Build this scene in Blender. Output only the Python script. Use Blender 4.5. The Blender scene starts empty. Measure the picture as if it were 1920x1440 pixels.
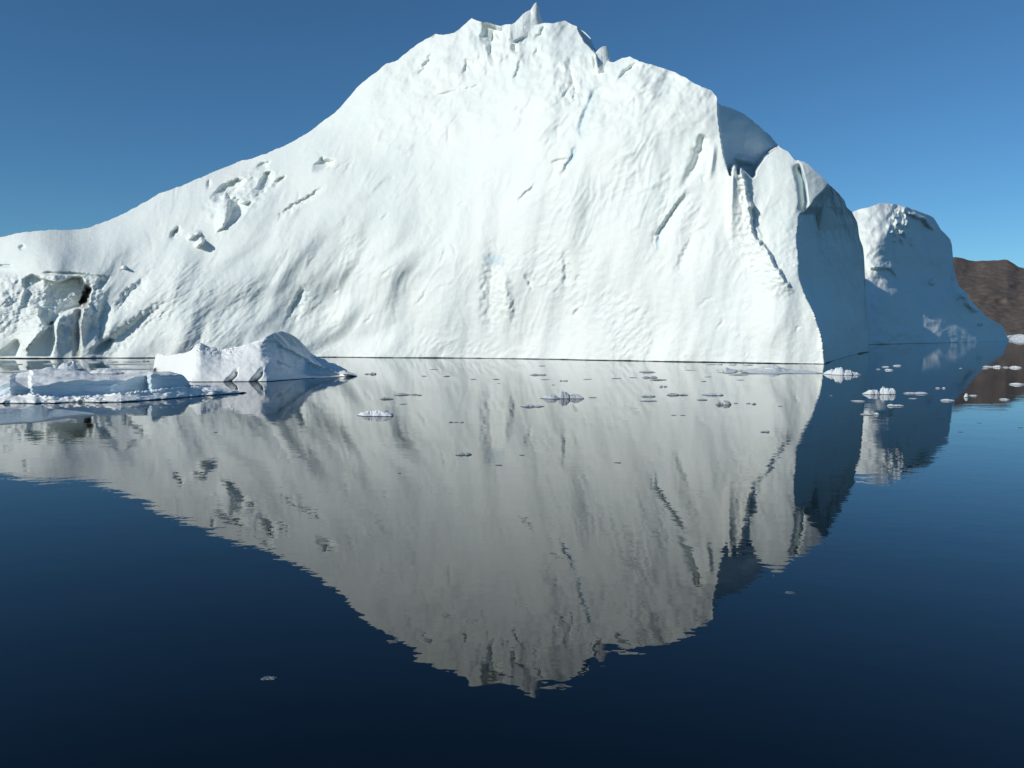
import bpy, math, random
import numpy as np

sc = bpy.context.scene
R = math.radians

# ------------------------------------------------------------------ camera
CAM_H = 4.0                       # a boat deck above calm water
FPX = 1493.0                      # focal length in photo pixels (28 mm on a 36 mm sensor, 1920 wide)
PITCH = math.atan(48.0 / FPX)     # tilted down a little; the frame is also cropped from above (shift)
cam = bpy.data.cameras.new('camera')
cam.lens = 28.0; cam.sensor_width = 36.0; cam.clip_start = 0.1; cam.clip_end = 20000; cam.shift_y = -48.0 / 1920.0
camo = bpy.data.objects.new('camera', cam); sc.collection.objects.link(camo)
camo.location = (0, 0, CAM_H); camo.rotation_euler = (R(90) - PITCH, 0, 0)
sc.camera = camo

# ------------------------------------------------------------------ sky, sun, exposure
SUN_FI, SUN_EL = 54.0, 25.0       # sun stands behind the camera, to its left
SUN_AZ = 180.0 + SUN_FI           # clockwise from +Y
world = bpy.data.worlds.new('World'); sc.world = world; world.use_nodes = True
nt = world.node_tree
bgn = nt.nodes['Background']
sky = nt.nodes.new('ShaderNodeTexSky'); sky.sky_type = 'NISHITA'; sky.sun_disc = False
sky.sun_elevation = R(SUN_EL); sky.sun_rotation = R(SUN_AZ)
sky.altitude = 0; sky.air_density = 0.85; sky.dust_density = 0.1; sky.ozone_density = 7.0
tint = nt.nodes.new('ShaderNodeMix'); tint.data_type = 'RGBA'; tint.blend_type = 'MULTIPLY'; tint.inputs[0].default_value = 1.0
tint.inputs[7].default_value = (0.79, 1.05, 1.02, 1)      # clear polar air: a purer blue all over the sky
nt.links.new(sky.outputs['Color'], tint.inputs[6]); nt.links.new(tint.outputs[2], bgn.inputs['Color'])
bgn.inputs['Strength'].default_value = 0.088
sun = bpy.data.lights.new('sun', 'SUN'); sun.energy = 3.22; sun.angle = R(0.53); sun.color = (1.0, 0.975, 0.885)
suno = bpy.data.objects.new('sun', sun); sc.collection.objects.link(suno)
suno.rotation_euler = (R(90 - SUN_EL), 0, R(-SUN_FI))
suno.location = (-80, -60, 80)
sc.view_settings.view_transform = 'Standard'; sc.view_settings.look = 'None'
sc.view_settings.gamma = 1.0; sc.view_settings.exposure = 0.0
sc.cycles.max_bounces = 8

# ------------------------------------------------------------------ helpers
CP, SP = math.cos(PITCH), math.sin(PITCH)

def ray(px, py):
    """photo position -> (sideways, upward) per metre of forward distance"""
    xc = (np.asarray(px, float) - 960.0) / FPX; yc = (672.0 - np.asarray(py, float)) / FPX
    Y = CP + yc * SP
    return xc / Y, (-SP + yc * CP) / Y

def wdist(px, py):
    a, e = ray(px, py)
    return -CAM_H / np.minimum(e, -1e-4)

def ss(x, a, b):
    t = np.clip((x - a) / (b - a), 0, 1)
    return t * t * (3 - 2 * t)

def _hash(ix, iy, seed):
    h = (ix.astype(np.int64) * 374761393 + iy.astype(np.int64) * 668265263 + seed * 1442695041) & 0xffffffff
    h = ((h ^ (h >> 13)) * 1274126177) & 0xffffffff
    return ((h ^ (h >> 16)) & 0xffff) / 65535.0 * (2 * math.pi)

def perlin(x, y, seed=0):
    x = np.asarray(x, float); y = np.asarray(y, float)
    ix = np.floor(x); iy = np.floor(y); fx = x - ix; fy = y - iy
    def g(dx, dy):
        a = _hash(ix + dx, iy + dy, seed)
        return np.cos(a) * (fx - dx) + np.sin(a) * (fy - dy)
    u = fx * fx * fx * (fx * (fx * 6 - 15) + 10); v = fy * fy * fy * (fy * (fy * 6 - 15) + 10)
    return 1.5 * ((g(0, 0) * (1 - u) + g(1, 0) * u) * (1 - v) + (g(0, 1) * (1 - u) + g(1, 1) * u) * v)

def fbm(x, y, octv=4, seed=0, gain=0.5):
    s = 0; a = 1.0
    for k in range(octv):
        s = s + a * perlin(x * 2 ** k + 17.3 * k, y * 2 ** k - 9.1 * k, seed + k * 31)
        a *= gain
    return s

def tps(pts, qx, qy, smooth=0.0):
    """thin plate spline through (x, y, value) points"""
    p = np.array(pts, float); xy = p[:, :2] / 300.0; n = len(p)
    def U(r2): return np.where(r2 > 0, r2 * np.log(np.maximum(r2, 1e-12)), 0)
    d2 = ((xy[:, None] - xy[None]) ** 2).sum(-1)
    A = np.zeros((n + 3, n + 3)); A[:n, :n] = U(d2) + smooth * np.eye(n)
    A[:n, n] = 1; A[:n, n + 1:] = xy; A[n, :n] = 1; A[n + 1:, :n] = xy.T
    w = np.linalg.solve(A, np.r_[p[:, 2], 0, 0, 0])
    q = np.stack([qx.ravel(), qy.ravel()], -1) / 300.0
    out = w[n] + q @ w[n + 1:]
    for k in range(n):
        out = out + w[k] * U(((q - xy[k]) ** 2).sum(-1))
    return out.reshape(qx.shape)

def poly_interp(poly, x):
    p = np.array(poly, float)
    return np.interp(x, p[:, 0], p[:, 1])

def pl_dist(px, py, poly):
    """distance, signed side (positive = right of travel), running parameter 0..1"""
    p = np.array(poly, float); seg = np.hypot(*(p[1:] - p[:-1]).T); tot = seg.sum()
    best = np.full(px.shape, 1e9); side = np.zeros(px.shape); par = np.zeros(px.shape); run = 0
    for k in range(len(p) - 1):
        dx, dy = p[k + 1] - p[k]; L = seg[k]
        t = np.clip(((px - p[k, 0]) * dx + (py - p[k, 1]) * dy) / (L * L), 0, 1)
        ex = px - p[k, 0] - t * dx; ey = py - p[k, 1] - t * dy
        d = np.hypot(ex, ey); m = d < best
        cr = dx * (py - p[k, 1]) - dy * (px - p[k, 0])
        best = np.where(m, d, best); side = np.where(m, np.sign(cr), side); par = np.where(m, (run + t * L) / tot, par)
        run += L
    return best, side, par

def ridge(H, px, py, poly, amp, wl, wr, taper=0.25, power=1.3, jag=0.0, seed=1):
    """adds a raised (or, amp < 0, cut) line; its left and right flanks have their own widths"""
    m = max(wl, wr) + 3 + jag * 2; p = np.array(poly, float)
    w = (px > p[:, 0].min() - m) & (px < p[:, 0].max() + m) & (py > p[:, 1].min() - m) & (py < p[:, 1].max() + m)
    x, y = px[w], py[w]
    if jag:
        jx = jag * fbm(x / 9.0, y / 9.0, 3, seed); jy = jag * fbm(x / 9.0 + 50, y / 9.0, 3, seed)
        x = x + jx; y = y + jy
    d, s, t = pl_dist(x, y, poly)
    wd = np.where(s > 0, wr, wl)
    f = np.clip(1 - d / wd, 0, 1) ** power
    tp = np.minimum(ss(t, -0.02, taper), ss(-t, -1.02, -1 + taper)) if taper > 0 else 1.0
    H[w] += amp * f * tp

def bump(H, px, py, cx, cy, rx, ry, rot, amp, power=1.0):
    c, s = math.cos(R(rot)), math.sin(R(rot))
    x = px - cx; y = -(py - cy)
    u = (x * c + y * s) / rx; v = (-x * s + y * c) / ry
    r2 = u * u + v * v
    H += amp * np.where(r2 < 1, (1 - np.minimum(r2, 1)) ** power, 0)

def in_poly(px, py, poly):
    p = np.array(poly, float); r = np.zeros(px.shape, bool); n = len(p); j = n - 1
    for i in range(n):
        c = ((p[i, 1] > py) != (p[j, 1] > py)) & (px < (p[j, 0] - p[i, 0]) * (py - p[i, 1]) / (p[j, 1] - p[i, 1] + 1e-12) + p[i, 0])
        r ^= c; j = i
    return r

def blur(A, n=1):
    for _ in range(n):
        B = np.pad(A, 1, mode='edge')
        A = (B[:-2, 1:-1] + B[2:, 1:-1] + B[1:-1, :-2] + B[1:-1, 2:] + 2 * B[1:-1, 1:-1]) / 6.0
    return A

def tag(o, label=None, cat=None, group=None, kind=None):
    if label: o['label'] = label
    if cat: o['category'] = cat
    if group: o['group'] = group
    if kind: o['kind'] = kind
    return o

def empty(name, loc):
    o = bpy.data.objects.new(name, None); sc.collection.objects.link(o); o.location = loc
    o.empty_display_size = 0.5
    return o

def mesh_obj(name, verts, faces, mat, parent=None, smooth=True, attrs=None):
    """numpy verts (n,3) in world space; faces (m,4) or (m,3)"""
    verts = np.asarray(verts, float)
    off = np.array(parent.location if parent is not None else (0, 0, 0), float)
    me = bpy.data.meshes.new(name)
    faces = np.asarray(faces, np.int32); k = faces.shape[1]; m = len(faces)
    me.vertices.add(len(verts)); me.vertices.foreach_set('co', (verts - off).astype(np.float32).ravel())
    me.loops.add(m * k); me.loops.foreach_set('vertex_index', faces.ravel())
    me.polygons.add(m); me.polygons.foreach_set('loop_start', np.arange(0, m * k, k, dtype=np.int32))
    me.polygons.foreach_set('loop_total', np.full(m, k, np.int32))
    me.polygons.foreach_set('use_smooth', np.full(m, bool(smooth)))
    if attrs:
        for an, av in attrs.items():
            a = me.attributes.new(an, 'FLOAT', 'POINT'); a.data.foreach_set('value', np.asarray(av, np.float32).ravel())
    me.update(calc_edges=True); me.validate()
    me.materials.append(mat)
    o = bpy.data.objects.new(name, me); sc.collection.objects.link(o)
    if parent is not None: o.parent = parent
    return o

def grid_faces(nr, nc):
    i = np.arange(nr - 1)[:, None]; j = np.arange(nc - 1)[None]
    a = i * nc + j
    return np.stack([a, a + 1, a + nc + 1, a + nc], -1)          # (nr-1, nc-1, 4)

def sub_mesh(name, V, F, mat, parent, attrs=None, smooth=True):
    F = F.reshape(-1, 4)
    used, inv = np.unique(F.ravel(), return_inverse=True)
    at = {k: v.ravel()[used] for k, v in attrs.items()} if attrs else None
    return mesh_obj(name, V.reshape(-1, 3)[used], inv.reshape(-1, 4), mat, parent, smooth, at)

# ------------------------------------------------------------------ materials
def new_mat(name):
    m = bpy.data.materials.new(name); m.use_nodes = True
    return m, m.node_tree, m.node_tree.nodes['Principled BSDF']

def node(t, typ, **kw):
    n = t.nodes.new(typ)
    for k, v in kw.items():
        if hasattr(n, k): setattr(n, k, v)
        else: n.inputs[k].default_value = v
    return n

def ice_material(name, base, base2, bump_d=0.06, bump_s=1.6, rough=0.55, wet=0.22, spec=0.3, fine=0.02):
    m, t, b = new_mat(name)
    geo = node(t, 'ShaderNodeNewGeometry')
    n1 = node(t, 'ShaderNodeTexNoise', Scale=0.12, Detail=6.0, Roughness=0.6)
    t.links.new(geo.outputs['Position'], n1.inputs['Vector'])
    mix = node(t, 'ShaderNodeMix', data_type='RGBA')
    mix.inputs[6].default_value = (*base, 1); mix.inputs[7].default_value = (*base2, 1)
    rmp = node(t, 'ShaderNodeMapRange'); rmp.inputs[1].default_value = 0.38; rmp.inputs[2].default_value = 0.66
    t.links.new(n1.outputs['Fac'], rmp.inputs[0]); t.links.new(rmp.outputs[0], mix.inputs[0])
    col = mix.outputs[2]
    for an, c in (('blue_ice_shade', (0.26, 0.52, 0.70)), ('dirt_shade', (0.055, 0.045, 0.035))):
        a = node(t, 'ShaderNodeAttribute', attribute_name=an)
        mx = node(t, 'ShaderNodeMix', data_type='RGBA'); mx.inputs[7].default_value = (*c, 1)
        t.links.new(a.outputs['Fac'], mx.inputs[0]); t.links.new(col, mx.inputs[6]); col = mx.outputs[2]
    # wet clear ice at the waterline
    sep = node(t, 'ShaderNodeSeparateXYZ'); t.links.new(geo.outputs['Position'], sep.inputs[0])
    wr = node(t, 'ShaderNodeMapRange'); wr.inputs[1].default_value = wet * 0.6; wr.inputs[2].default_value = wet
    wr.inputs[3].default_value = 1.0; wr.inputs[4].default_value = 0.0
    t.links.new(sep.outputs['Z'], wr.inputs[0])
    mx = node(t, 'ShaderNodeMix', data_type='RGBA'); mx.inputs[7].default_value = (0.10, 0.14, 0.16, 1)
    t.links.new(wr.outputs[0], mx.inputs[0]); t.links.new(col, mx.inputs[6]); col = mx.outputs[2]
    t.links.new(col, b.inputs['Base Color'])
    b.inputs['Roughness'].default_value = rough; b.inputs['Specular IOR Level'].default_value = spec
    n2 = node(t, 'ShaderNodeTexNoise', Scale=bump_s, Detail=8.0, Roughness=0.62)
    t.links.new(geo.outputs['Position'], n2.inputs['Vector'])
    bp = node(t, 'ShaderNodeBump', Strength=1.0, Distance=bump_d)
    t.links.new(n2.outputs['Fac'], bp.inputs['Height'])
    t.links.new(bp.outputs['Normal'], b.inputs['Normal'])
    return m

M_ICE = ice_material('glacier_ice', (0.855, 0.88, 0.835), (0.80, 0.845, 0.815), bump_d=0.10, bump_s=0.9, wet=0.05)
M_FLOE = ice_material('floe_ice', (0.90, 0.895, 0.865), (0.86, 0.87, 0.85), bump_d=0.03, bump_s=3.0, wet=0.06)
M_WHITE = ice_material('white_brash_ice', (0.74, 0.76, 0.77), (0.62, 0.66, 0.68), bump_d=0.04, bump_s=6.0, wet=0.03)
M_CLEAR = ice_material('clear_brash_ice', (0.34, 0.355, 0.36), (0.48, 0.50, 0.50), bump_d=0.03, bump_s=6.0, wet=0.02, rough=0.3, spec=0.5)
M_SLUSH = ice_material('waterlogged_ice', (0.46, 0.52, 0.53), (0.28, 0.36, 0.39), bump_d=0.03, bump_s=3.0, wet=0.02, rough=0.3, spec=0.5)

def water_material():
    m, t, b = new_mat('sea_water')
    b.inputs['Base Color'].default_value = (0.0006, 0.002, 0.005, 1)
    b.inputs['Roughness'].default_value = 0.0; b.inputs['IOR'].default_value = 1.375
    geo = node(t, 'ShaderNodeNewGeometry')
    big = node(t, 'ShaderNodeTexNoise', Scale=0.05, Detail=3.0)
    mp = node(t, 'ShaderNodeMapping'); mp.inputs['Scale'].default_value = (0.35, 1.0, 1.0)
    t.links.new(geo.outputs['Position'], mp.inputs['Vector']); t.links.new(mp.outputs[0], big.inputs['Vector'])
    calm = node(t, 'ShaderNodeMapRange'); calm.inputs[1].default_value = 0.3; calm.inputs[2].default_value = 0.7
    calm.inputs[3].default_value = 0.45; calm.inputs[4].default_value = 1.25
    t.links.new(big.outputs['Fac'], calm.inputs[0])
    n1 = node(t, 'ShaderNodeTexNoise', Scale=2.6, Detail=2.5, Roughness=0.5)
    n2 = node(t, 'ShaderNodeTexNoise', Scale=0.45, Detail=2.0, Roughness=0.5)
    mp2 = node(t, 'ShaderNodeMapping'); mp2.inputs['Scale'].default_value = (0.7, 1.0, 1.0)
    t.links.new(geo.outputs['Position'], mp2.inputs['Vector'])
    t.links.new(mp2.outputs[0], n1.inputs['Vector']); t.links.new(mp2.outputs[0], n2.inputs['Vector'])
    b1 = node(t, 'ShaderNodeBump', Distance=0.0021); b2 = node(t, 'ShaderNodeBump', Strength=1.0, Distance=0.006)
    t.links.new(calm.outputs[0], b1.inputs['Strength'])
    t.links.new(n1.outputs['Fac'], b1.inputs['Height']); t.links.new(n2.outputs['Fac'], b2.inputs['Height'])
    t.links.new(b2.outputs['Normal'], b1.inputs['Normal']); t.links.new(b1.outputs['Normal'], b.inputs['Normal'])
    return m
M_WATER = water_material()

def tundra_material():
    m, t, b = new_mat('brown_tundra')
    geo = node(t, 'ShaderNodeNewGeometry')
    n1 = node(t, 'ShaderNodeTexNoise', Scale=0.035, Detail=10.0, Roughness=0.72)
    t.links.new(geo.outputs['Position'], n1.inputs['Vector'])
    cr = node(t, 'ShaderNodeValToRGB')
    e = cr.color_ramp.elements
    e[0].position = 0.3; e[0].color = (0.09, 0.074, 0.067, 1); e[1].position = 0.72; e[1].color = (0.25, 0.205, 0.17, 1)
    x = e.new(0.5); x.color = (0.14, 0.112, 0.097, 1)
    t.links.new(n1.outputs['Fac'], cr.inputs[0]); t.links.new(cr.outputs[0], b.inputs['Base Color'])
    b.inputs['Roughness'].default_value = 0.95; b.inputs['Specular IOR Level'].default_value = 0.1
    n2 = node(t, 'ShaderNodeTexNoise', Scale=0.05, Detail=8.0, Roughness=0.7)
    t.links.new(geo.outputs['Position'], n2.inputs['Vector'])
    bp = node(t, 'ShaderNodeBump', Strength=1.0, Distance=8.0)
    t.links.new(n2.outputs['Fac'], bp.inputs['Height']); t.links.new(bp.outputs['Normal'], b.inputs['Normal'])
    return m
M_TUNDRA = tundra_material()

# ------------------------------------------------------------------ water
nb = 48
ang = np.linspace(0, 2 * math.pi, nb, endpoint=False)
rad = [0.0] + [3 * 1.45 ** k for k in range(23)]
V = [(0, 0, 0)] + [(r * math.cos(a), r * math.sin(a), 0) for r in rad[1:] for a in ang]
F = []
for k in range(len(rad) - 2):
    for i in range(nb):
        a = 1 + k * nb + i; b_ = 1 + k * nb + (i + 1) % nb
        F.append((a, a + nb, b_ + nb, b_))
Fc = [(0, 1 + i, 1 + (i + 1) % nb, 1 + (i + 1) % nb) for i in range(nb)]
me = bpy.data.meshes.new('water'); me.from_pydata(V, [], F + [f[:3] for f in Fc]); me.materials.append(M_WATER)
water = bpy.data.objects.new('water', me); sc.collection.objects.link(water); water['kind'] = 'structure'
water['label'] = 'calm dark blue sea mirroring the icebergs and sky'

# ------------------------------------------------------------------ brown hill on the far shore
def far_hill():
    skyl = [(1450, 600), (1600, 540), (1700, 500), (1760, 486), (1788, 482), (1803, 483), (1815, 488), (1832, 489.5), (1855, 488.5), (1888, 487),
            (1897, 492), (1908, 499), (1920, 503), (1960, 509), (2040, 500), (2150, 478), (2300, 492), (2500, 530), (2800, 575), (3100, 618)]
    px = np.arange(1450, 3100, 4.0); nv = 90
    top = poly_interp(skyl, px) + 1.2 * fbm(px / 14, px * 0, 3, 5)
    t = np.linspace(0, 1, nv)[:, None]
    PX = np.broadcast_to(px, (nv, len(px))); PY = 625.9 + (top[None] - 625.9) * t
    D = 2250 + 900 * t ** 1.2 + 70 * fbm(PX / 110, PY / 70, 4, 8, 0.5)
    a, e = ray(PX, PY)
    Z = CAM_H + e * D
    P = np.stack([a * D, D, Z], -1)
    P[0, :, 2] = -6
    rows = [P]
    for s in (0.2, 0.5, 1.0):
        Q = P[-1].copy(); Q[:, 1] += 900 * s; Q[:, 0] *= 1 + 0.2 * s; Q[:, 2] = P[-1, :, 2] * (1 - s ** 2) - 5 * s
        rows.append(Q[None])
    P = np.concatenate(rows, 0)
    o = sub_mesh('hills', P, grid_faces(P.shape[0], P.shape[1]), M_TUNDRA, None)
    tag(o, 'low brown treeless hill on the far shore', kind='structure')
far_hill()

# ------------------------------------------------------------------ the great iceberg
SKY = [(-420, 666), (-408, 610), (-390, 550), (-300, 486), (-160, 462), (0, 445), (35, 437), (71, 432.6), (110, 431), (149, 431), (184, 421), (234, 400), (300, 363), (341, 348), (394, 325), (441, 306),
       (494, 290), (531, 275), (566, 256), (594, 237), (620, 217), (640, 200), (655, 182), (673, 160), (702, 138), (724, 120), (746, 113), (757, 102), (782, 84),
       (800, 72), (815, 64.5), (830, 66), (851, 62), (862, 54), (870, 46), (884, 35), (893, 38), (906, 42), (925, 45), (939, 48), (950, 46.5), (959, 46.5), (985, 49), (1005, 47), (1021, 43), (1037, 44), (1048, 41), (1059, 38.5), (1070, 45), (1081, 49.5), (1088, 56), (1096, 60), (1106, 70), (1113, 84), (1118, 97),
       (1124, 104), (1132, 110), (1143, 116), (1150, 117), (1165, 110), (1180, 105), (1188, 110), (1200, 116), (1222, 121), (1242, 128.5), (1263, 134),
       (1285, 146), (1305, 158), (1334, 171), (1343, 181), (1347, 194), (1349, 195), (1372, 203), (1397, 214), (1413, 228), (1438, 249), (1463, 276), (1476, 284), (1490, 300), (1497, 301),
       (1513, 307), (1534, 325), (1554, 346), (1572, 362), (1584, 377), (1587, 388), (1597, 396), (1608, 419), (1611, 446), (1618, 464), (1620.5, 486), (1622, 530), (1624, 575), (1626.5, 618), (1629, 656)]
BASE = [(-420, 673), (0, 672), (300, 671), (600, 670), (850, 671.5), (1005, 673.5), (1200, 677), (1400, 680.3), (1545, 683), (1552, 679), (1580, 674.5), (1607, 671), (1609, 662), (1629, 660)]
ARETE = [(346, 1554.5), (356, 1547), (366, 1537), (376, 1528), (388, 1520), (394, 1510), (402, 1500), (430, 1496), (450, 1493.5), (470, 1494), (500, 1497), (520, 1499), (540, 1505),
         (560, 1513), (580, 1523), (600, 1530), (625, 1537), (650, 1542), (684, 1545)]      # (py, px)

def wl(px, py): return (px, py, float(wdist(px, py)))
FRONT = [wl(-420, 673), wl(-200, 672.5), wl(0, 672), wl(200, 671.5), wl(400, 671), wl(600, 670), wl(850, 671.5), wl(1005, 673.5), wl(1200, 677), wl(1400, 680.3), wl(1545, 683),
         (-300, 486, 146), (0, 445, 146), (140, 431, 150), (300, 362, 160), (450, 300, 167), (600, 232, 167), (700, 150, 164), (800, 80, 162), (885, 38, 160),
         (1005, 8, 158), (1060, 40, 155), (1130, 92, 139), (1180, 105, 132), (1260, 130, 126), (1340, 175, 121), (1700, 300, 120), (1700, 683, 94),
         (605, 305, 151), (435, 390, 146), (300, 520, 133), (600, 500, 133), (800, 300, 141), (800, 500, 129), (900, 200, 140), (1000, 150, 137), (1000, 300, 126),
         (1000, 500, 121.5), (1090, 260, 122), (1070, 140, 134), (1200, 300, 117), (1200, 500, 114), (1300, 400, 112), (1340, 320, 114), (1400, 550, 107),
         (100, 575, 125), (100, 480, 134), (1460, 282, 118), (1500, 310, 117), (1550, 350, 115), (1500, 450, 110), (1430, 350, 114), (1480, 600, 103.5), (1420, 450, 110), (200, 600, 127), (400, 600, 129)]

def _steepen(p):
    dw = float(wdist(p[0], poly_interp(BASE, p[0])))
    return (p[0], p[1], dw + (p[2] - dw) * (0.55 if p[2] > dw else 1.0))
FRONT = FRONT[:11] + [_steepen(p) for p in FRONT[11:]]

def great_iceberg():
    px = np.concatenate([np.arange(-420, -60, 6.0), np.arange(-60, 1612, 1.6), np.arange(1612, 1629.3, 0.8)])
    nc = len(px); nv = 400
    jit = 1.5 * fbm(px / 22, px * 0 + 3, 4, 77, 0.6)
    jit = jit * np.where((px > 990) & (px < 1150), 0.3, 1.0)
    top = poly_interp(SKY, px) + jit
    base = poly_interp(BASE, px) - 0.8
    base = base + 0.7 * fbm(px / 60, px * 0, 4, 4, 0.6)
    t = np.linspace(0, 1, nv)[:, None]
    tops = top.copy()
    for _ in range(900):
        tops[1:-1] = (tops[:-2] + 2 * tops[1:-1] + tops[2:]) / 4
    kk = ss(-px, -1540, -1440); tops = tops * kk + top * (1 - kk)
    PX = np.repeat(px[None], nv, 0); PY = base[None] + (tops - base)[None] * t + (top - tops)[None] * ss(t, 0.80, 1.0)
    # large form of the sunlit front: spline on a coarse grid, then bilinear
    gx = np.arange(-430, 1640, 5.0); gy = np.arange(0, 700, 5.0)
    GX, GY = np.meshgrid(gx, gy)
    G = tps(FRONT, GX, GY, 0.002)
    fx = (PX - gx[0]) / 5.0; fy = (PY - gy[0]) / 5.0
    i0 = np.clip(np.floor(fx).astype(int), 0, len(gx) - 2); j0 = np.clip(np.floor(fy).astype(int), 0, len(gy) - 2)
    ux = fx - i0; uy = fy - j0
    DF = (G[j0, i0] * (1 - ux) + G[j0, i0 + 1] * ux) * (1 - uy) + (G[j0 + 1, i0] * (1 - ux) + G[j0 + 1, i0 + 1] * ux) * uy

    H = np.zeros_like(PX)                     # relief in metres towards the viewer
    blue = np.zeros_like(PX); dirt_shade = np.zeros_like(PX)
    u = PX * 0.082; v = -PY * 0.082
    def axes(deg):
        c, s = math.cos(R(deg)), math.sin(R(deg))
        return u * c + v * s, -u * s + v * c
    wleft = ss(-PX, -960, -640); wlow = ss(PY, 330, 560)
    s1, n1 = axes(52)
    warp = 2.2 * fbm(u / 16, v / 16, 2, 40)
    H += wleft * (1.05 * fbm((n1 + warp) / 8.0, s1 / 15, 2, 11, 0.45) * (0.45 + 0.8 * wlow))
    H += wleft * (0.16 + 0.14 * wlow) * fbm((n1 + warp) / 3.0, s1 / 7.0, 2, 12, 0.4)
    s2, n2 = axes(80)
    wc = 1 - wleft
    warp2 = 2.0 * fbm(u / 20, v / 20, 2, 41)
    H += wc * (0.95 * fbm((n2 + warp2) / 10, s2 / 24, 2, 21, 0.45) + 0.13 * fbm((n2 + 0.6 * warp2) / 2.8, s2 / 11, 2, 22, 0.45))
    # crumbly patches, scratches and fine grain
    patch = ss(fbm(u / 13, v / 13, 3, 60), 0.05, 0.5)
    s3, n3 = axes(42)
    H += patch * 0.09 * fbm(n3 / 0.75, s3 / 2.2, 4, 61, 0.6) * ss(PX, 150, 300)
    H += 0.03 * fbm(u / 0.9, v / 1.2, 3, 62)
    crumb = ss(PY, 560, 660) * ss(fbm(u / 9, v / 9, 2, 63), -0.1, 0.4)
    H += crumb * 0.07 * np.abs(fbm(u / 1.1, v / 1.1, 4, 64, 0.6))
    # crisp runnels and small broken edges
    s4, n4 = axes(66)
    rn = 1 - np.abs(fbm((n4 + 0.8 * warp) / 2.6, s4 / 14, 3, 66, 0.55))
    H += 0.17 * rn ** 3 * ss(fbm(u / 13, v / 13, 3, 67), 0.0, 0.5) * (1 - 0.45 * wlow)
    s5, n5 = axes(38)
    rn = 1 - np.abs(fbm((n5 + warp2) / 4.2, s5 / 13, 4, 68, 0.55))
    H += 0.2 * rn ** 3 * ss(-PY, -480, -250) * ss(PX, 300, 520) * ss(fbm(u / 11, v / 11, 3, 69), -0.1, 0.45)
    rc_ = random.Random(5)
    for k_ in range(90):
        cx = rc_.uniform(250, 1520); cy = rc_.uniform(70, 650)
        dg = rc_.gauss(58 if cx < 800 else 76, 16); ln = rc_.uniform(12, 60)
        q = [(cx, cy)]
        for j_ in range(4):
            dg += rc_.gauss(0, 14)
            q.append((q[-1][0] + ln / 4 * math.cos(R(dg)), q[-1][1] - ln / 4 * math.sin(R(dg))))
        ridge(H, PX, PY, q, -rc_.uniform(0.05, 0.22), rc_.uniform(2.2, 3.2), rc_.uniform(4, 9), taper=0.4, jag=2.0, seed=700 + k_)
    # terracing near the upper edge
    up = ss(-PY, -330, -120) * ss(PX, 620, 760)
    H += up * 0.8 * fbm(n3 / 5.0, s3 / 7.0, 4, 65, 0.55)

    # where the ice lies almost along the line of sight the relief is spread thin
    gr = np.abs(np.gradient(DF, axis=0)) / (np.abs(np.gradient(PY, axis=0)) * 0.085 + 1e-6)
    H *= np.clip(1.7 / np.maximum(gr, 0.1), 0.12, 1.0) ** 1.5

    rg = lambda poly, amp, wl_, wr_, **k: ridge(H, PX, PY, poly, amp, wl_, wr_, **k)
    # --- shards and hollows on the long left slope
    zone = np.clip(1 - (((PX - 455) * 0.87 - (PY - 362) * 0.5) / 95) ** 2 - (((PX - 455) * 0.5 + (PY - 362) * 0.87) / 42) ** 2, 0, 1)
    H += zone * (0.8 * fbm(n3 / 2.6, s3 / 3.6, 4, 310, 0.55) + 0.25 * fbm(u / 0.9, v / 0.9, 3, 311))
    zone = np.clip(1 - ((PX - 945) / 120) ** 2 - ((PY - 95) / 70) ** 2, 0, 1)
    H += zone * (0.75 * fbm(u / 2.6, v / 5.0, 4, 312, 0.55))
    zone = np.clip(1 - ((PX - 1075) / 50) ** 2 - ((PY - 150) / 60) ** 2, 0, 1)
    H += zone * (0.5 * fbm(u / 1.8, v / 3.5, 4, 313, 0.6))
    jx = PX + 2.6 * fbm(PX / 9, PY / 9, 3, 301); jy = PY + 2.6 * fbm(PX / 9 + 40, PY / 9, 3, 302)
    def facet(poly, x0, x1, v0, v1, soft=1, k=0.62):
        """a face that leans from v0 to v1 metres between two positions across"""
        m = blur(in_poly(jx, jy, poly).astype(float), soft + 2)
        q = np.clip((PX - x0) / (x1 - x0), 0, 1)
        H[:] = H + m * (v0 + (v1 - v0) * k * q * (1 - 0.45 * ss(q, 0.6, 1.0)))
    facet([(406, 438), (402, 415), (411, 385), (424, 361), (430, 376), (430, 398), (426, 416)], 400, 430, 0.0, 3.2)
    facet([(426, 364), (433, 373), (441, 371), (458, 381), (470, 378), (455, 405), (440, 418), (410, 440), (428, 414), (431, 392)], 424, 464, 0.0, -6.0)
    facet([(393, 370), (410, 352), (440, 337), (457, 336), (452, 352), (430, 372), (405, 378)], 392, 456, 0.0, -5.0, 4)
    facet([(470, 368), (485, 345), (498, 326), (508, 321), (513, 332), (505, 348), (496, 361), (476, 371)], 468, 513, 0.3, -5.5)
    facet([(510, 340), (532, 330), (536, 333), (520, 348), (502, 355), (507, 346)], 504, 536, 0.0, -4.0)
    facet([(476, 317), (490, 304), (507, 302), (501, 314), (485, 321)], 474, 508, 0.0, -3.0, 4)
    facet([(586, 309), (600, 302), (603, 293), (606, 301), (627, 302), (621, 312), (608, 317), (588, 323)], 584, 628, 0.0, -5.5)
    facet([(385, 347), (393, 337), (395, 346), (391, 351)], 384, 396, 0.0, -2.0)
    facet([(907, 43), (925, 46), (939, 58), (937, 69), (929, 62), (922, 82), (903, 79), (899, 70), (906, 60)], 898, 940, -0.5, -7.0)
    facet([(908, 84), (914, 84), (926, 104), (930, 116), (922, 110)], 906, 932, 0.0, -2.0, 3)
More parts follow.
